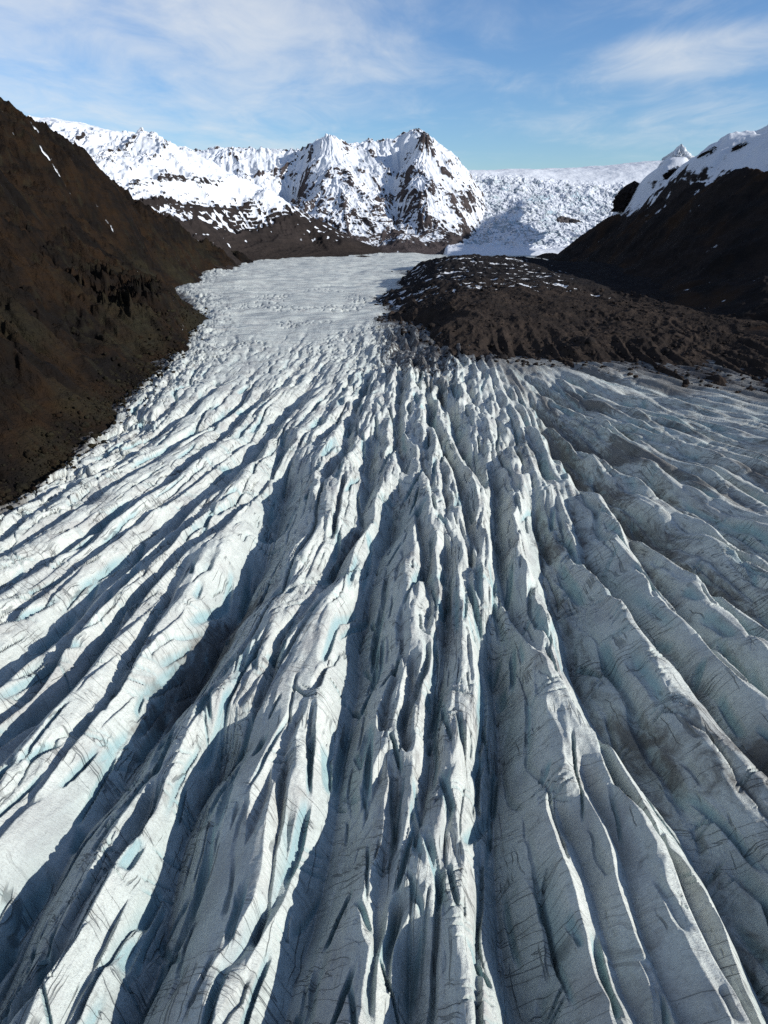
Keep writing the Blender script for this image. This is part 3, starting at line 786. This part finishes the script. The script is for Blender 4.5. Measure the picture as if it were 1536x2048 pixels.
ridge = grid_mesh('snowy_ridge', X, Y, Zb, M_RIDGE, Zb > -14, {'snow': snow, 'tint': tint})
tag(ridge, 'snow-capped ridge with banded dark rock ledges descending to the glacier, behind the brown hillside', 'ridge', 'structure')

# ---- central massif with two summits
pts = [WY(a, b, 2250 + (c - 2400) * 0.34) for a, b, c in [
    (300, 300, 4300), (380, 308, 4300), (455, 298, 4400), (500, 303, 4450), (540, 302, 4500), (610, 300, 4520), (628, 283, 4350), (660, 270, 4200), (685, 279, 4350), (695, 288, 4550), (745, 278, 4750), (782, 280, 4700), (803, 271, 4650), (822, 260, 4600), (840, 268, 4500),
    (850, 280, 4350), (857, 268, 4180), (868, 290, 4200), (885, 308, 4260), (905, 322, 4330), (930, 338, 4400), (950, 345, 4500),
    (652, 310, 4000), (648, 345, 3780), (668, 364, 3500), (705, 350, 3800), (695, 315, 4150), (622, 325, 4130), (603, 360, 3990), (590, 400, 3950), (560, 370, 4000), (545, 335, 4200), (500, 330, 4200), (450, 330, 4150), (390, 335, 4150), (500, 380, 3700), (540, 420, 3400), (400, 400, 3600),
    (640, 400, 3330), (605, 440, 3050), (650, 440, 3000), (690, 415, 3150), (735, 440, 3050), (690, 470, 2700), (740, 498, 2420), (650, 490, 2600), (800, 468, 2680), (775, 425, 3350), (760, 395, 3650), (745, 350, 3950), (765, 322, 4250), (795, 395, 3720), (800, 435, 3350), (815, 325, 4250), (790, 350, 4000),
    (848, 310, 3980), (830, 330, 3850), (813, 365, 3550), (823, 400, 3330), (845, 440, 3000), (862, 472, 2720), (850, 500, 2400), (800, 503, 2380), (900, 503, 2400), (935, 500, 2450), (905, 440, 3100), (895, 380, 3700), (878, 335, 3980), (930, 375, 3950), (955, 410, 3750), (965, 455, 3250), (985, 490, 2700), (920, 475, 2800), (780, 480, 2680), (835, 470, 2900)]]
pts += [np.array(q, float) for q in [(-700, 3300, 200), (-200, 3400, 220), (200, 3400, 220), (600, 3400, 200), (0, 2180, -20), (250, 2180, -20), (450, 2200, -20)]]
X, Y = polar(280, 1010, 900, 2160, 3300, 860)
Zb = rbf(pts, X, Y, 40, 0.0002)
amp = np.clip((Zb + 5) / 90, 0.05, 1) * (1 - 0.12 * sstep(120, 230, Zb))
wx = 30 * fbm(X / 140, Y / 140, 3, 121); wy = 30 * fbm(X / 140 + 9, Y / 140, 3, 122)
rib = ridged((X + wx) / 130, (Y + wy) / 150, 5, 123)
st = fall_streaks(X, Y, Zb, 34, 150, 129, bl=10)
st2 = fall_streaks(X, Y, Zb, 12, 60, 130, bl=6)
Zb += amp * (24 * (rib - 0.45) + 3.0 * st + 1.1 * st2)
Zb += amp * 11.0 * (ridged((X + wx) / 46, (Y + wy) / 50, 4, 124) - 0.45)
Zb = terrace(Zb, 13, 0.16 * sstep(-0.05, 0.35, fbm(X / 130, Y / 130, 2, 120)) * sstep(260, 140, Zb), 20 * fbm(X / 90, Y / 90, 3, 125))
Zb += amp * 0.8 * fbm(X / 8, Y / 8, 3, 127)
Zb = pin(X, Y, Zb, pts[:22], 15, 320)
ka = X / Y
Zb -= 120 * sstep(ka[0, -1] - 0.085, ka[0, -1], ka) ** 1.5
dx_, dy_, nz = slope_of(X, Y, Zb)
conc = blur(blur(Zb, 5, 0), 5, 1) - Zb
snow = 0.20 + 1.5 * (nz - 0.62) + 0.05 * np.clip(conc, -4, 4) + 0.45 * sstep(20, 110, Zb) + 0.22 * sstep(150, 300, Zb) + 0.22 * fbm(X / 110, Y / 120, 3, 128) - 0.40 * sstep(45, 5, Zb) - 0.04 * st2 - 0.55 * (rib - 0.42)
rocks = [(680, 350, 26, .6), (697, 364, 26, .6), (660, 350, 18, .5), (556, 345, 26, .4), (585, 352, 24, .4), (540, 328, 16, .35), (742, 302, 22, .35), (765, 308, 16, .35), (815, 352, 24, .4), (806, 378, 26, .5), (830, 396, 30, .5), (862, 372, 30, .35), (892, 384, 32, .45), (908, 402, 26, .5), (930, 398, 22, .35), (835, 482, 40, .45), (872, 486, 40, .5), (905, 478, 38, .5), (942, 482, 28, .45), (782, 468, 34, .35), (740, 462, 26, .3), (655, 415, 40, .25), (715, 440, 40, .25), (850, 300, 18, .3), (620, 315, 14, .3)]
dmask = 0
for px, py, rr_, st_ in rocks:             # rock walls seen in the photograph
    a_, f_, d_ = ray(px, py)
    kk = int(np.argmin(np.abs(X[0] / Y[0] - a_ / f_)))
    e = (Zb[:, kk] - H) / Y[:, kk]
    hit = np.argmax(np.maximum.accumulate(e) >= d_ / f_)
    dmask = np.maximum(dmask, st_ * np.exp(-(((X - X[hit, kk]) / rr_) ** 2 + ((Y - Y[hit, kk]) / (1.3 * rr_)) ** 2)))
snow = snow + 0.02 - 1.25 * dmask * (0.75 + 0.9 * fbm(X / 22, Y / 26, 4, 119)) + 0.16 * (ridged(X / 26, Zb / 9, 3, 118) - 0.4)
massif = grid_mesh('mountain_massif', X, Y, Zb, M_MASSIF, Zb > -14, {'snow': snow, 'tint': Zb * 0})
tag(massif, 'central snowy massif with two jagged summits and rock buttresses above the glacier head', 'mountain', 'structure')

# ---- icefall and ice cap
pts = [WY(a, b, 2080 + (c - 2080) * 0.45) for a, b, c in [(900, 350, 4700), (945, 343, 4700), (1000, 346, 4750), (1060, 342, 4800), (1100, 348, 4850), (1200, 345, 4950), (1280, 334, 5000), (1330, 328, 5000), (1450, 318, 5100), (1600, 310, 5200),
                        (950, 400, 4000), (1000, 400, 4000), (1100, 395, 4150), (1200, 385, 4350), (1300, 370, 4600), (940, 450, 3500), (1000, 450, 3400), (1080, 450, 3400), (1180, 440, 3700), (1280, 430, 3900), (1020, 488, 2750), (1090, 492, 2650), (1150, 480, 2900), (1250, 470, 3100), (960, 500, 2350), (1100, 502, 2300), (1000, 508, 2080), (900, 508, 2080), (1150, 502, 2300), (1400, 420, 4200)]]
pts += [np.array(q, float) for q in [(1000, 4200, 300), (500, 4200, 280), (1800, 4200, 320)]]
X, Y = polar(870, 1480, 640, 2060, 3900, 700)
Zb = rbf(pts, X, Y, 40, 0.0003)
brk = sstep(2180, 2420, Y) * (1 - sstep(3150, 3280, Y))
cv, ce = cells(X / 34 + 0.9 * fbm(X / 40, Y / 40, 3, 131), Y / 38 + 0.8 * fbm(X / 40 + 7, Y / 40, 3, 139), 132)
cv2, ce2 = cells(X / 13 + 0.6 * fbm(X / 20, Y / 20, 3, 134), Y / 15, 135)
Zb += brk * (6 * (cv - 0.5) - 5 * np.clip(1 - ce / 0.2, 0, 1) + 4 * (cv2 - 0.5) - 2 * np.clip(1 - ce2 / 0.18, 0, 1) + 15 * (ridged(X / 110, Y / 150, 4, 133) - 0.5))
Zb += 3 * fbm(X / 40, Y / 40, 3, 136) + 6 * fbm(X / 140, Y / 140, 2, 137) * sstep(3100, 3300, Y)
dx_, dy_, nz = slope_of(X, Y, Zb)
snow = 0.52 + 0.9 * (nz - 0.62) + 0.45 * fbm(X / 90, Y / 110, 4, 138) + 0.6 * (1 - brk)
rk = WY(1140, 437, 2790)
tint = 1.0 * np.exp(-((X - rk[0]) / 55) ** 2 - ((Y - rk[1]) / 45) ** 2) > 0.45
snow = np.where(tint, -0.1, snow)
ka = X / Y
Zb -= 90 * (1 - sstep(ka[0, 0], ka[0, 0] + 0.02, ka)) ** 2 + 40 * (1 - sstep(2060, 2200, Y))
icefall = grid_mesh('icefall', X, Y, Zb, M_ICEFALL, None, {'snow': snow, 'tint': tint.astype(float)})
tag(icefall, 'pale blue broken icefall spilling from a white ice cap right of the massif', 'icefall', 'structure')

# ---- dark hillside on the right
pts = [WZ(px, py, -1) for px, py in [(1800, 830), (1650, 775), (1536, 735), (1400, 690), (1290, 640), (1200, 588), (1150, 550), (1110, 520)]]
pts += [p + np.array([-50, 0, -25]) for p in pts]
cr = [(1085, 506, 2050), (1110, 503, 1980), (1180, 457, 1760), (1236, 424, 1620), (1284, 411, 1490), (1333, 392, 1370), (1390, 364, 1240), (1455, 345, 1140), (1536, 340, 1050), (1700, 330, 960), (1900, 330, 900)]
pts += [WY(*q) for q in cr]
pts += [WY(*q) * np.array([1.16, 1.16, 1]) + np.array([0, 0, -16]) for q in cr[2:]]
pts += [WY(*q) * np.array([1.5, 1.5, 1]) + np.array([0, 0, -40]) for q in cr[3:]]
pts += [WY(*q) for q in [(1536, 640, 640), (1536, 560, 740), (1536, 450, 880), (1400, 620, 760), (1400, 550, 880), (1400, 450, 1040), (1300, 560, 1000), (1300, 500, 1150), (1300, 430, 1320), (1200, 540, 1300), (1200, 500, 1520), (1220, 460, 1600), (1700, 600, 640), (1700, 450, 820), (1850, 600, 620), (1130, 515, 1850)]]
X, Y = polar(1040, 1960, 620, 430, 2150, 560)
Zb = rbf(pts, X, Y, 16, 0.0004)
amp = np.clip((Zb + 2) / 50, 0.05, 1)
Zb += amp * (14 * (ridged((X * 0.4 + Y * 0.8) / 85, Zb / 120 + X / 500, 5, 141) - 0.45) + 5 * fbm(X / 28, Y / 34, 4, 142))
Zb = terrace(Zb, 19, 0.30 * sstep(-0.1, 0.4, fbm(X / 150, Y / 150, 2, 149)), 16 * fbm(X / 80, Y / 90, 3, 143))
Zb += amp * 2.5 * (ridged(X / 15, Y / 20, 4, 148) - 0.45)
Zb += amp * 1.4 * fbm(X / 8, Y / 9, 4, 144)
Zb = pin(X, Y, Zb, [WY(*q) for q in cr], 15, 220)
hc = np.interp(X / Y, [(q[0] - CX) / F / float(ray(q[0], q[1])[1]) for q in cr], [q[2] for q in cr])
Zb -= 0.5 * np.clip(Y - hc - 8, 0, 240)
dx_, dy_, nz = slope_of(X, Y, Zb)
conc = blur(blur(Zb, 7, 0), 7, 1) - Zb
cz = np.array([WY(*q) for q in cr])
cz = cz[np.argsort(cz[:, 1])]
crest_line = np.interp(Y, cz[:, 1], cz[:, 2])
snow = -0.12 + 0.15 * np.clip(conc, -2, 2) + 0.30 * sstep(0.05, 0.45, fbm(X / 140, Y / 140, 3, 146)) + 0.25 * fbm(X / 9, Y / 11, 3, 98) + 0.7 * sstep(-52, -2, Zb - crest_line + 10 * fbm(X / 50, Y / 50, 3, 147)) * sstep(1000, 1300, Y)
tint = sstep(0.0, 0.4, fbm(X / 60, Y / 80, 3, 145))
rhill = grid_mesh('hillside', X, Y, Zb, M_DARK, Zb > -16, {'snow': snow, 'tint': tint})
tag(rhill, 'black shaded hillside under the snow slope, dropping to the brown moraine mound', 'hillside', 'structure')

# ---- snowy ridge behind the dark hillside
sk = [(1225, 425, 1750), (1240, 402, 1750), (1280, 362, 1680), (1300, 345, 1640), (1320, 333, 1590), (1380, 316, 1430), (1404, 306, 1380), (1416, 290, 1345), (1460, 285, 1280), (1536, 274, 1195), (1700, 250, 1085), (1900, 235, 1000)]
pts = [WY(*q) for q in sk]
pts += [WY(*q) + np.array([120, 300, -12]) for q in sk]
pts += [WY(*q) for q in [(1190, 490, 1830), (1240, 435, 1680), (1290, 402, 1565), (1330, 374, 1400), (1400, 351, 1250), (1470, 344, 1160), (1536, 339, 1088), (1700, 335, 990), (1900, 335, 925)]]
X, Y = polar(1215, 1960, 480, 1080, 2500, 440)
Zb = rbf(pts, X, Y, 18, 0.0004)
hc = np.interp(X / Y, [(q[0] - CX) / F / float(ray(q[0], q[1])[1]) for q in cr], [q[2] for q in cr])
Zb -= 0.45 * np.clip(hc + 4 - Y, 0, 400)
Zb += 7 * fbm(X / 120, Y / 150, 3, 151) + 3.5 * (ridged(X / 40, Y / 70, 4, 152) - 0.45)
pk = perlin(X / 70, Y / 90, 155)
Zb += 9 * sstep(0.15, 0.4, pk)
Zb += 0.8 * fbm(X / 10, Y / 12, 3, 153)
Zb = pin(X, Y, Zb, [WY(*q) for q in sk], 12, 160)
dx_, dy_, nz = slope_of(X, Y, Zb)
snow = 0.78 + 0.55 * (nz - 0.70) + 0.45 * fbm(X / 32, Y / 40, 4, 154) - (0.30 - 0.75 * fbm(X / 14, Y / 40, 4, 156)) * (1 - sstep(10, 90, Y - hc))
rridge = grid_mesh('snowy_ridge', X, Y, Zb, M_RIDGE, (Zb > -14) & (Y > hc - 60), {'snow': snow, 'tint': Zb * 0})
tag(rridge, 'smooth grey-white snow slope with few rock ribs above the black hillside on the right', 'ridge', 'structure')


# ---- loose landmarks: rock tower and rimed peak
def knob(name, base, rad, height, mat, snow_level, seed, sharp=1.0, lean=0.0, rough=1.0):
    n, mrow = 150, 130
    ang = np.linspace(0, 2 * np.pi, n)
    s = np.linspace(0, 1, mrow)
    A, S = np.meshgrid(ang, s)
    r = (1 - S ** sharp) * (1 + 0.22 * np.cos(2 * A + 1))
    nx_, ny_ = np.cos(A), np.sin(A)
    zz = S
    d = fbm(nx_ * 2.2 + 5, ny_ * 2.2 + zz * 5, 5, seed) * 0.30 + (ridged(nx_ * 3 + zz, ny_ * 3 + zz * 7, 4, seed + 5) - 0.5) * 0.28
    d[:, -1] = d[:, 0]
    r = np.clip(r * (1 + rough * d * 2.2), 0, 3)
    X = base[0] + rad * r * nx_ + lean * S * height
    Y = base[1] + rad * r * ny_
    Z = base[2] + height * (S + 0.12 * rough * d * sstep(0.05, 0.3, S))
    sn = snow_level + 0.5 * sstep(0.55, 0.85, S) * (sharp < 3) + 0.8 * fbm(nx_ * 3, ny_ * 3 + zz * 6, 4, seed + 9)
    return grid_mesh(name, X, Y, Z, mat, None, {'snow': sn, 'tint': sn * 0})


b = WY(1256, 412, 1700)
tower = knob('rock_tower', b - np.array([0, 0, 12]), 24, 62, M_RIDGE, 0.12, 501, sharp=4.0, lean=0.12, rough=0.8)
tag(tower, 'dark rock tower standing at the left end of the right-hand snow slope', 'rock tower')
b = WY(1354, 334, 3600)
peak = knob('rimed_peak', b - np.array([0, 0, 18]), 74, 112, M_MASSIF, 0.95, 511, sharp=1.3, lean=0.05, rough=1.0)
tag(peak, 'small white rime-covered peak rising behind the right-hand snow slope', 'peak')

outcrops = [
    ((1424, 303, 1318), 20, 14, 'black rock outcrop at the upper edge of the right-hand snow slope'),
    ((1352, 338, 1500), 20, 10, 'dark rock outcrop in the snow just below the white rimed peak'),
    ((1487, 289, 1262), 16, 9, 'dark rock outcrop on the snow slope nearest the right picture edge'),
]
for i, (q, rad, hgt, lab) in enumerate(outcrops):
    b = WY(*q)
    ob = knob('rock_outcrop', b - np.array([0, 0, rad * 0.9]), rad * 0.75, rad * 0.9 + hgt * 0.55, M_RIDGE, 0.12, 530 + 11 * i, sharp=2.8, lean=0.1, rough=1.1)
    tag(ob, lab, 'rock outcrop', group='rock outcrops in the snow')

# ---- medial moraine
X, Y = polar(640, 1760, 900, 395, 1700, 620)
Zb = rbf(MOR, X, Y, 10, 0.0003)
am = np.clip((Zb + 9) / 14, 0.0, 1)
Zb += am * (6.0 * (ridged(X / 75, Y / 110, 5, 161) - 0.45) + (1.2 + 1.8 * sstep(-0.2, 0.4, fbm(X / 70, Y / 90, 2, 160))) * (ridged(X / 17, Y / 26, 4, 162) - 0.45) + 0.8 * fbm(X / 4, Y / 6, 4, 163))
Zb += (5.0 * (fins(X, Y, 12, 164, np.ones_like(X))[0] - 0.4) + 2.5 * fbm(X / 20, Y / 50, 3, 168)) * sstep(16, 0, Zb)
# parallel snow-filled furrows on the far part
fur = np.sin((Y * 0.9 + X * 0.22 + 16 * fbm(X / 60, Y / 60, 3, 165)) / 5.2)
ff = sstep(740, 860, Y) * (1 - sstep(1300, 1450, Y)) * sstep(360, 200, X)
Zb += ff * 0.35 * fur + ff * 2.0 * fbm(X / 14, Y / 9, 3, 158)
dx_, dy_, nz = slope_of(X, Y, Zb)
conc = blur(blur(Zb, 5, 0), 5, 1) - Zb
snow = -0.20 + 0.20 * np.clip(conc, -1.8, 1.8) + ff * (0.46 - 0.09 * fur + 0.40 * fbm(X / 45, Y / 30, 3, 167) + 0.55 * fbm(X / 7, Y / 4, 3, 169)) + 0.12 * fbm(X / 60, Y / 60, 3, 166) + 0.2 * sstep(8, -4, Zb)
tint = sstep(780, 950, Y)
MORA = (X, Y, Zb)
moraine = grid_mesh('moraine', X, Y, Zb, M_MORAINE, Zb > -18, {'snow': snow, 'tint': tint})
tag(moraine, 'dark brown hummocky moraine mound spread on the ice below the black hillside', 'moraine', 'structure')

# ---- rubble at the edges of the ice
def sampler_polar(X, Y, Z):
    k = (X / Y)[0]; yy = Y[:, 0]

    def f(x, y):
        c = np.clip(np.searchsorted(k, x / y), 0, len(k) - 1); r = np.clip(np.searchsorted(yy, y), 0, len(yy) - 1)
        return Z[r, c]
    return f


def sampler_glacier(x, y):
    r = np.array([np.argmin(np.abs(YR - q)) for q in y])
    c = np.clip(np.round((x / tt[r] * F + CX - cols[0]) / 1.85).astype(int), 0, len(cols) - 1)
    return Z[r, c]


def rubble(name, x, y, z, size, mat, label):
    ico = bpy.data.meshes.new('tmp')
    import bmesh
    bm = bmesh.new(); bmesh.ops.create_icosphere(bm, subdivisions=1, radius=1.0)
    bm.to_mesh(ico); bm.free()
    nv = len(ico.vertices)
    bv = np.zeros(nv * 3); ico.vertices.foreach_get('co', bv); bv = bv.reshape(-1, 3)
    bf = np.array([list(p.vertices) for p in ico.polygons])
    bpy.data.meshes.remove(ico)
    n_ = len(x)
    d = 1 + rng.normal(0, 0.20, (n_, nv, 1))
    sc = size[:, None, None] * rng.uniform(0.6, 1.25, (n_, 1, 3)) * np.array([1, 1, 0.75])
    a = rng.uniform(0, 6.28, n_)
    v = bv[None] * d * sc
    ca, sa = np.cos(a)[:, None], np.sin(a)[:, None]
    v = np.stack([v[..., 0] * ca - v[..., 1] * sa, v[..., 0] * sa + v[..., 1] * ca, v[..., 2]], -1)
    v += np.stack([x, y, z + size * 0.15], -1)[:, None]
    f = (bf[None] + (np.arange(n_) * nv)[:, None, None]).reshape(-1, 3)
    me = bpy.data.meshes.new(name)
    me.vertices.add(n_ * nv); me.vertices.foreach_set('co', v.reshape(-1).astype(np.float32))
    me.loops.add(f.size); me.loops.foreach_set('vertex_index', f.reshape(-1).astype(np.int32))
    me.polygons.add(len(f)); me.polygons.foreach_set('loop_start', (np.arange(len(f)) * 3).astype(np.int32))
    me.update(calc_edges=True); me.validate(); me.materials.append(mat)
    for nm, val in (('snow', rng.random(n_).repeat(nv) * 0.25), ('tint', rng.random(n_).repeat(nv))):
        at = me.attributes.new(nm, 'FLOAT', 'POINT'); at.data.foreach_set('value', val.astype(np.float32))
    o = bpy.data.objects.new(name, me); COL.objects.link(o)
    return tag(o, label, 'rubble', 'stuff')


n_ = 3000
yy = 235 + 620 * rng.random(n_) ** 1.5
xx = np.interp(yy, TOE[:, 1], TOE[:, 0]) - 4 + rng.normal(0.0, 6.0, n_) * (0.7 + yy / 700)
zz = np.maximum(sampler_polar(*HILL)(xx, yy), sampler_glacier(xx, yy))
rubble('rubble', xx, yy, zz, rng.gamma(1.3, 0.34, n_) * (0.75 + yy / 900) + 0.15, M_BROWN, 'dark loose rocks strewn along the ice edge below the brown hillside')
n_ = 9000
xx = rng.uniform(-10, 420, n_); yy = rng.uniform(420, 900, n_)
zm = sampler_polar(*MORA)(xx, yy); zg = sampler_glacier(xx, yy)
ok = (zm > -7) & (rng.random(n_) < np.clip(0.35 + 0.05 * (6 - zm), 0.25, 0.9))
xx, yy, zz = xx[ok], yy[ok], np.maximum(zm, zg)[ok]
rubble('rubble', xx, yy, zz, rng.gamma(1.6, 0.42, len(xx)) + 0.25, M_MORAINE, 'brown boulders and stones scattered over the moraine mound')

# ---- valley floor under everything
m, n = material('valley_rock')
n.finish(n.mix(n.noise(n.new('ShaderNodeNewGeometry').outputs['Position'], 0.02, 5), (0.02, 0.018, 0.016), (0.05, 0.045, 0.04)), 0.9)
gx, gy = np.meshgrid(np.linspace(-30000, 30000, 40), np.linspace(-20000, 40000, 40))
ground = grid_mesh('ground', gx, gy, gx * 0 - 45.0, m)
tag(ground, 'dark valley floor beneath the ice and hills', 'ground', 'structure')

# ================================================================== light
EL, AZ = math.radians(21), math.radians(18)       # sun from the right, a little behind the camera
sv = Vector((math.cos(EL) * math.cos(AZ), -math.cos(EL) * math.sin(AZ), math.sin(EL)))
sun = bpy.data.lights.new('sun', 'SUN'); sun.energy = 5.0; sun.angle = math.radians(0.5); sun.color = (1.0, 0.955, 0.89)
so = bpy.data.objects.new('sun', sun); COL.objects.link(so)
so.rotation_euler = sv.to_track_quat('Z', 'Y').to_euler()

world = bpy.data.worlds.new('World'); scn.world = world; world.use_nodes = True
n = NT(world.node_tree)
sky = n.new('ShaderNodeTexSky', sky_type='NISHITA')
sky.sun_disc = False; sky.sun_elevation = EL; sky.sun_rotation = math.radians(110)
sky.altitude = 300; sky.air_density = 1.0; sky.dust_density = 0.15; sky.ozone_density = 2.5
gen = n.new('ShaderNodeTexCoord').outputs['Generated']
sep = n.new('ShaderNodeSeparateXYZ'); n.l.new(gen, sep.inputs[0])
dx, dy, dz = sep.outputs
# clouds on a flat layer overhead
zz = n.math('MAXIMUM', n.math('ADD', dz, 0.07), 0.03)
cxx = n.math('DIVIDE', dx, zz); cyy = n.math('DIVIDE', dy, zz)
big = n.noise(n.xyz(n.math('MULTIPLY', cxx, 0.55), n.math('MULTIPLY', cyy, 0.42), 3.0), 1.0, 5, 0.55, 0.5)
fineN = n.noise(n.xyz(n.math('MULTIPLY', cxx, 2.2), n.math('MULTIPLY', cyy, 1.1), 8.0), 1.0, 9, 0.62, 0.6)
body = n.math('ADD', n.math('MULTIPLY', big, 0.62), n.math('MULTIPLY', fineN, 0.45))
azm = n.math('DIVIDE', dx, n.math('MAXIMUM', dy, 0.05))
left = n.ramp(azm, 0.14, -0.20)
elv = dz
rgt = n.math('MULTIPLY', n.ramp(azm, 0.18, 0.36), n.math('MULTIPLY', n.ramp(n.math('SUBTRACT', elv, n.math('MULTIPLY', azm, 0.05)), 0.112, 0.138), n.ramp(n.math('SUBTRACT', elv, n.math('MULTIPLY', azm, 0.05)), 0.185, 0.155)))
cov = n.math('ADD', n.math('MULTIPLY', left, 0.15), n.math('MULTIPLY', rgt, 0.25))
mask = n.ramp(n.math('ADD', body, cov), 0.48, 0.90)
mask = n.math('MULTIPLY', mask, n.ramp(dz, 0.02, 0.10))
tinted = n.mix(1.0, sky.outputs[0], (0.76, 0.97, 1.24), 'MULTIPLY')
skyc = n.mix(n.math('MULTIPLY', mask, 0.74), tinted, (7.3, 7.5, 7.6))
bg = n.new('ShaderNodeBackground'); n.l.new(skyc, bg.inputs[0]); bg.inputs[1].default_value = 0.09
ow = n.new('ShaderNodeOutputWorld'); n.l.new(bg.outputs[0], ow.inputs[0])

# ================================================================== camera, view
cam = bpy.data.cameras.new('camera'); cam.sensor_fit = 'HORIZONTAL'; cam.sensor_width = 36.0
cam.lens = F / 1536 * 36.0; cam.clip_start = 0.5; cam.clip_end = 60000
co = bpy.data.objects.new('camera', cam); COL.objects.link(co)
co.location = (0, 0, H); co.rotation_euler = (math.radians(90) - TH, 0, 0)
scn.camera = co
vs = scn.view_settings
vs.view_transform = 'Standard'; vs.look = 'None'; vs.exposure = 0.34; vs.gamma = 1.0; vs.use_curve_mapping = False
scn.cycles.use_denoising = False
scn.cycles.max_bounces = 5; scn.cycles.diffuse_bounces = 1
